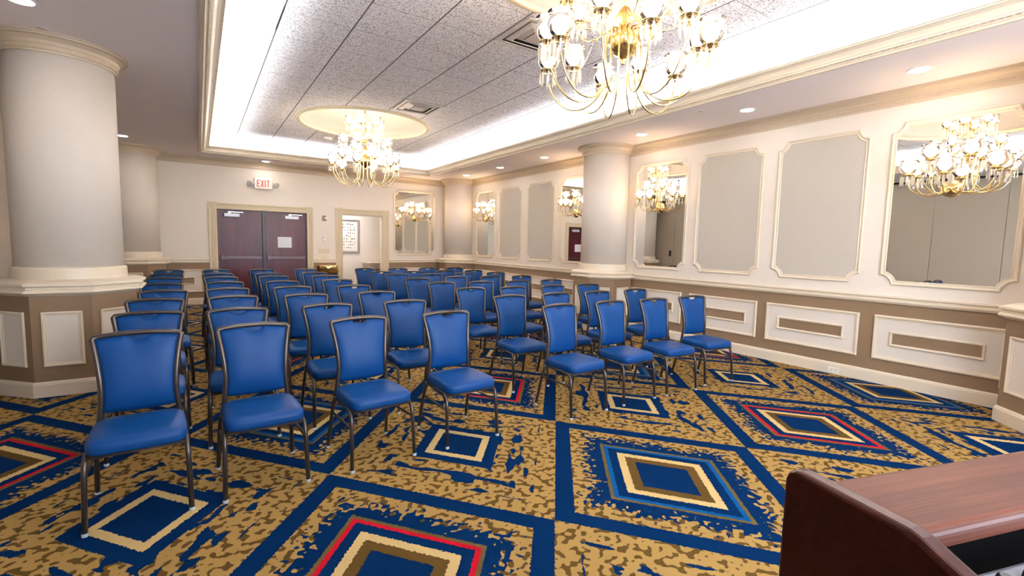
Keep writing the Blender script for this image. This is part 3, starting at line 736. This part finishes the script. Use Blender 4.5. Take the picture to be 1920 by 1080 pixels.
def bez(P, n):
    P = [Vector(p) for p in P]; out = []
    for i in range(n + 1):
        t = i / n; Q = P[:]
        while len(Q) > 1: Q = [Q[k].lerp(Q[k + 1], t) for k in range(len(Q) - 1)]
        out.append(Q[0])
    return out
def chandelier():
    t = thing('chandelier', 'largest brass and crystal chandelier, nearest, cut by the top edge', 'chandelier', (DOMES[0][0], DOMES[0][1], 2.74), group='brass and crystal chandeliers')
    b = BM(); tube(b, [(0, 0, .2), (0, 0, 1.10)], .014, 12); obj('stem', b, M_BRASS, t, smooth=True)
    b = BM(); lathe(b, [(.0001, 1.13), (.06, 1.12), (.09, 1.09), (.03, 1.07), (.014, 1.06)], seg=24, cap=False); obj('canopy', b, M_BRASS, t, smooth=True)
    b = BM(); pr = [(.0005, -.03), (.012, -.025), (.014, -.012), (.006, .0), (.022, .012), (.026, .028), (.05, .035), (.085, .07), (.105, .115), (.10, .16), (.07, .20), (.035, .225), (.022, .26), (.03, .30), (.018, .33), (.014, .36)]
    lathe(b, pr, seg=32)
    for v in b.verts:      # gadroons on the urn
        if .03 < v.co.z < .2:
            a = math.atan2(v.co.y, v.co.x); f = 1 + .04 * math.cos(16 * a); v.co.x *= f; v.co.y *= f
    obj('urn', b, M_BRASS, t, smooth=True)
    b = BM(); lathe(b, [(.014, .42), (.05, .44), (.055, .46), (.03, .48), (.016, .50)], seg=24); lathe(b, [(.014, .68), (.045, .70), (.05, .72), (.02, .76), (.014, .78)], seg=24); obj('collar', b, M_BRASS, t, smooth=True)
    tiers = [(12, .56, .05, 0.0, 1), (8, .40, .37, .2, 0), (6, .27, .70, .0, 0)]
    loose = BM()
    for ti, (n, R, zc, ph, low) in enumerate(tiers):
        for k in range(n):
            a = 2 * PI * k / n + ph; c, s = math.cos(a), math.sin(a)
            dz = .0 if not low else (.045 if k % 2 else -.045)
            RR = R if not low else (R - .03 if k % 2 else R)
            if low: prof = [(.07, .205), (.118, .20), (.122, .12), (.122, -.10)] ; cur = prof + [(p.x, p.z) for p in bez([(.122, 0, -.10), (.16, 0, -.36), (RR - .08, 0, -.42), (RR, 0, zc + dz - .12), (RR, 0, zc + dz - .025)], 16)][1:]
            else: cur = [(p.x, p.z) for p in bez([(.02, 0, zc - .02), (.12, 0, zc - .20), (R - .04, 0, zc - .22), (R, 0, zc - .10), (R, 0, zc - .025)], 12)]
            b = BM(); tube(b, [(r * c, r * s, z) for r, z in cur], .0062 if low else .005, 6); arm = obj('arm', b, M_BRASS, t, smooth=True)
            head(arm, (RR * c, RR * s, zc + dz), 8 if low else 8, None if low else loose, scale=1.0 if low else .92)
    o = obj('prism_fringe', loose, M_CRYSTAL, t); o['kind'] = 'stuff'
    for k in range(6):     # swags of glass beads between the middle and lower tiers
        a0, a1 = 2 * PI * k / 6 + .26, 2 * PI * (k + .5) / 6
        p0 = Vector((.40 * math.cos(a0), .40 * math.sin(a0), .36)); p1 = Vector((.52 * math.cos(a1), .52 * math.sin(a1), .05)); b = BM()
        for i in range(26):
            u = i / 25; q = p0.lerp(p1, u); q.z -= .12 * 4 * u * (1 - u) * .5
            bmesh.ops.create_icosphere(b, subdivisions=1, radius=.0065, matrix=Matrix.Translation(q))
        obj('bead_swag', b, M_CRYSTAL, t)
    return t
ch = chandelier()
c2 = copy_tree(ch); c2.location = (DOMES[1][0], DOMES[1][1], 2.74); c2['label'] = 'whole brass and crystal chandelier hanging over the back rows of chairs'

def sconce():
    """faces -Y, back on y = 0"""
    t = empty('wall_sconce', (0, 0, 0))
    b = BM(); lathe(b, [(.0001, 0.0), (.085, .0), (.085, .012), (.07, .02), (.06, .016), (.05, .03), (.03, .04), (.022, .06), (.0005, .07)], seg=28)
    bmesh.ops.rotate(b, verts=b.verts[:], cent=(0, 0, 0), matrix=Matrix.Rotation(PI / 2, 3, 'X')); obj('backplate', b, M_BRASS, t, smooth=True)
    ends = [(-.33, -.12, .15), (.33, -.12, .15), (-.15, -.15, .28), (.15, -.15, .28), (0, -.27, .12)]
    for e in ends:
        b = BM(); tube(b, bez([(0, -.04, 0), (e[0] * .5, e[1] * .8, -.10), (e[0], e[1], -.06), (e[0], e[1], e[2] - .03)], 12), .006, 6); arm = obj('arm', b, M_BRASS, t, smooth=True)
        head(arm, e, 8, None, 'sconce_bulb', M_SBULB, .95)
    return t
s0 = sconce(); first = True
for (x, y, rz), l in zip([(XR - .008, 1.61, PI / 2), (XR - .008, 5.22, PI / 2), (XR - .008, 7.29, PI / 2), (XR - .008, 10.87, PI / 2), (4.95, YF - .008, 0)],
    ['five-lamp crystal sconce on the nearest large mirror', 'five-lamp crystal sconce on the mirror right of the middle column', 'crystal sconce on the mirror half hidden by the middle column', 'crystal sconce on the mirror beside the far right column', 'crystal sconce on the far wall mirror']):
    o = s0 if first else copy_tree(s0); first = False
    o.location = (x, y, 2.11); o.rotation_euler = (0, 0, rz if rz == 0 else -PI / 2)
    tag(o, l, 'wall sconce', 'crystal sconces on the mirrors')

# ------------------------------------------------------------------ chairs
def cw(z):   # half width of the back at height z
    return .1655 + .036 * max(0, (z - .60) / .30) ** 1.7 + .02 * max(0, (.60 - z) / .2) ** 1.5
def cyb(z):
    return .135 + .062 * max(0, (z - .58) / .32) ** 1.6 + .012 * max(0, (.58 - z) / .18)
def make_chair():
    t = empty('banquet_chair', (0, 0, 0))
    # seat
    b = BM(); N = 44; rows = []
    for sc_, z in ((.90, .384), (.985, .388), (1.0, .400), (1.005, .42), (.995, .437), (.965, .450), (.90, .458), (.78, .464), (.55, .469), (.28, .471)):
        ring = []
        for k in range(N):
            a = 2 * PI * k / N; c, s = math.cos(a), math.sin(a); e = .34
            X = math.copysign(abs(c) ** e, c); Y = math.copysign(abs(s) ** e, s)
            wx = .212 - .012 * (Y + 1) / 2
            drop = -.006 * max(0, -Y) * (1 if z > .42 else 0)
            ring.append(b.verts.new((X * wx * sc_, -.035 + Y * .205 * sc_, z + drop)))
        rows.append(ring)
    for A, B in zip(rows[:-1], rows[1:]):
        for k in range(N): b.faces.new((A[k], A[(k + 1) % N], B[(k + 1) % N], B[k]))
    b.faces.new(rows[0][::-1]); b.faces.new(rows[-1]); obj('seat', b, M_VINYL, t, smooth=True)
    b = BM(); tube(b, [(-.19, -.215, .378), (.19, -.215, .378), (.185, .13, .378), (-.185, .13, .378)], .010, 6, closed=True); obj('seat_frame', b, M_GUN, t, smooth=True)
    # back pad with a hand scoop
    b = BM(); nu, nv = 20, 14; F, K = [], []
    for j in range(nv + 1):
        v = j / nv; rf, rk = [], []
        for i in range(nu + 1):
            u = 2 * i / nu - 1
            zt = .884 + .018 * (1 - u * u) - .030 * max(0, 1 - (u / .30) ** 2) ** .5 * (1 if abs(u) < .30 else 0); zb = .482 + .008 * u * u
            z = zb + v * (zt - zb); x = u * (cw(z) - .010); bl = (1 - abs(u) ** 5) * (1 - abs(2 * v - 1) ** 6)
            rf.append(b.verts.new((x, cyb(z) - .003 - .020 * bl, z))); rk.append(b.verts.new((x, cyb(z) + .004 + .013 * bl, z)))
        F.append(rf); K.append(rk)
    for j in range(nv):
        for i in range(nu):
            b.faces.new((F[j][i], F[j][i + 1], F[j + 1][i + 1], F[j + 1][i])); b.faces.new((K[j][i + 1], K[j][i], K[j + 1][i], K[j + 1][i + 1]))
    for i in range(nu):
        b.faces.new((F[0][i + 1], F[0][i], K[0][i], K[0][i + 1])); b.faces.new((F[nv][i], F[nv][i + 1], K[nv][i + 1], K[nv][i]))
    for j in range(nv):
        b.faces.new((F[j][0], F[j + 1][0], K[j + 1][0], K[j][0])); b.faces.new((F[j + 1][nu], F[j][nu], K[j][nu], K[j + 1][nu]))
    obj('backrest', b, M_VINYL, t, smooth=True)
    # frame of the back
    zs = [.385, .41, .45, .50, .56, .62, .68, .74, .79, .83, .865, .884]
    L = [(-cw(z), cyb(z), z) for z in zs]; zt = .895
    top = [(x, cyb(.90) + .002, zt + .016 * (1 - (x / .2) ** 2)) for x in (-.190, -.15, -.10, -.05, 0, .05, .10, .15, .190)]
    b = BM(); tube(b, L + top + [(-x, y, z) for x, y, z in L[::-1]], .0145, 8); obj('back_frame', b, M_GUN, t, smooth=True)
    for s in (-1, 1):
        P = [(s * .215, -.235, .004), (s * .209, -.212, .29), (s * .207, -.204, .335), (s * .205, -.188, .362), (s * .203, -.165, .376), (s * .201, -.13, .380), (s * .188, .135, .380)]
        b = BM(); tube(b, P, .0125, 8); lg = obj('leg', b, M_GUN, t, smooth=True)
        b = BM(); lathe(b, [(.012, 0), (.0145, .002), (.0145, .014), (.0125, .018)], s * .215, -.235, 12); obj('foot_glide', b, M_GLIDE, lg)
        P = [(s * .215, .235, .004), (s * .204, .178, .25), (s * .197, .148, .36), (s * .193, .140, .392)]
        b = BM(); tube(b, P, .0125, 8); lg = obj('leg', b, M_GUN, t, smooth=True)
        b = BM(); lathe(b, [(.012, 0), (.0145, .002), (.0145, .014), (.0125, .018)], s * .215, .235, 12); obj('foot_glide', b, M_GLIDE, lg)
        b = BM(); tube(b, [(s * .209, -.213, .275), (s * .203, .172, .275)], .008, 8); obj('stretcher', b, M_GUN, t, smooth=True)
    return t
XY = {'A': [(-.297, 3.304), (-.309, 4.171), (-.325, 5.033), (-.305, 5.784), (-.365, 6.615), (-.390, 7.601), (-.402, 8.481), (-.422, 9.518)],
 'B': [(.271, 3.313), (.234, 4.111), (.253, 5.073), (.244, 5.889), (.253, 6.754), (.244, 7.687), (.23, 8.43), (.237, 9.482)],
 'C': [(.919, 3.317), (.887, 4.136), (.87, 4.986), (.885, 5.905), (.878, 6.647), (.906, 7.685), (.896, 8.215), (.915, 9.407)],
 'D': [(1.599, 3.344), (1.568, 4.148), (1.578, 5.013), (1.549, 5.804), (1.59, 6.808), (1.6, 7.6), (1.605, 8.407), (1.631, 9.356)],
 'E': [(2.711, 3.321), (2.716, 4.149), (2.751, 5.076), (2.77, 5.95), (2.705, 6.651), (2.775, 7.714), (2.719, 8.392), (2.765, 9.524)],
 'F': [(3.39, 3.362), (3.356, 4.171), (3.309, 4.997), (3.371, 5.91), (3.497, 6.962), (3.301, 7.483), (3.353, 8.406), (3.425, 9.476)],
 'G': [(3.995, 3.33), (3.984, 4.168), (3.956, 4.996), (3.977, 5.86), (4.097, 6.872), (4.062, 7.77), (4.092, 8.625), (4.112, 9.542)],
 'H': [(4.68, 3.358), (4.716, 4.232), (4.632, 5.041), (4.656, 5.924), (4.738, 6.87), (4.803, 7.854), (4.724, 8.607), (4.748, 9.506)]}
ROT1 = [2, 2.5, 5.5, 3, 3, 1, -3, -6]
rows_l = ['front row', 'second row', 'third row', 'fourth row', 'fifth row', 'sixth row', 'seventh row', 'back row']
cols_l = ['first from the left', 'second from the left', 'third from the left', 'last left of the centre aisle', 'first right of the centre aisle', 'third from the right', 'second from the right', 'rightmost']
rr = random.Random(11); ch0 = make_chair(); first = True
for r in range(8):
    ym = sum(XY[k][r][1] for k in XY) / 8 * 1.015
    for ci, k in enumerate('ABCDEFGH'):
        x, y = XY[k][r]; yt = .5 * ym + .5 * y * 1.015; xt = x / y * yt
        o = ch0 if first else copy_tree(ch0); first = False
        rot = math.radians(ROT1[ci] if r == 0 else rr.uniform(-2.2, 2.2))
        o.rotation_euler = (0, 0, rot); o.location = (xt + .195 * math.sin(rot), yt - .195 * math.cos(rot), 0)
        tag(o, 'blue vinyl banquet chair in the %s, %s' % (rows_l[r], cols_l[ci]), 'chair', 'blue banquet chairs in rows')

# ------------------------------------------------------------------ lectern with a mixer in its well
def lectern():
    ang = math.atan2(-.284, .959); t = thing('lectern', 'dark mahogany lectern cut off by the lower right corner', 'lectern', (.598, .283, .012), ang)
    # local: +x to the right along the back edge, -y toward the operator
    def side(x0):
        out = [(0, 0), (0, 1.158), (-.004, 1.169), (-.014, 1.175), (-.138, 1.175), (-.150, 1.172), (-.47, 1.04), (-.48, 1.02), (-.48, 0)]
        b = BM(); A = [b.verts.new((x0, y, z)) for y, z in out]; B = [b.verts.new((x0 + .024, y, z)) for y, z in out]
        b.faces.new(A); b.faces.new(B[::-1])
        for i in range(len(out)): b.faces.new((A[i], A[(i + 1) % len(out)], B[(i + 1) % len(out)], B[i]))
        return b
    obj('side_panel', side(0), M_LECT, t, bevel=.007, bseg=3); obj('side_panel', side(.63), M_LECT, t, bevel=.007, bseg=3)
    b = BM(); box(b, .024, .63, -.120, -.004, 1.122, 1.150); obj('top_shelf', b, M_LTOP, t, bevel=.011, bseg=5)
    b = BM(); box(b, .024, .63, -.028, -.006, .04, 1.122); obj('front_panel', b, M_LECT, t)
    b = BM(); s = -.40; q = [(-.028, 1.085), (-.47, 1.00)]
    vs = [b.verts.new((x, y, z + dz)) for dz in (0, -.018) for (y, z) in q for x in (.024, .63)]
    for f in ((0, 1, 3, 2), (4, 6, 7, 5), (0, 4, 5, 1), (2, 3, 7, 6), (0, 2, 6, 4), (1, 5, 7, 3)): b.faces.new([vs[i] for i in f])
    obj('well_board', b, M_BLACK, t)
    b = BM(); box(b, .024, .63, -.46, -.03, .02, .06); obj('bottom_shelf', b, M_LECT, t)
    return t, ang
lect, lang = lectern()
def mixer():
    c, s = math.cos(lang), math.sin(lang); lx, ly = .100, -.123
    t = thing('audio_mixer', 'grey audio mixer with black knobs in the lectern well', 'mixer', (.598 + c * lx - s * ly, .283 + s * lx + c * ly, 1.0795), lang)
    t.rotation_euler = (math.radians(10.9), 0, lang)
    b = BM(); box(b, 0, .42, -.20, 0, .001, .031); obj('case', b, mat('grey_mixer_panel', (.20, .21, .24), .4, .3), t, bevel=.004)
    k = 0
    for yy in (-.022, -.060, -.098):
        for i in range(7):
            x = .03 + i * .055 + (.0 if yy != -.060 else .014)
            b = BM(); lathe(b, [(.0105, .031), (.0105, .036), (.0085, .038), (.0075, .048), (.006, .050)], x, yy, 14); kn = obj('knob', b, M_BLACK, t)
            b = BM(); box(b, x - .001, x + .001, yy - .007, yy, .050, .0508); obj('pointer', b, M_OFFW, kn)
    b = BM()
    for i in range(7): lathe(b, [(.005, .031), (.005, .032)], .058 + i * .055, -.020, 12)
    obj('indicator', b, M_BLACK, t)
mixer()
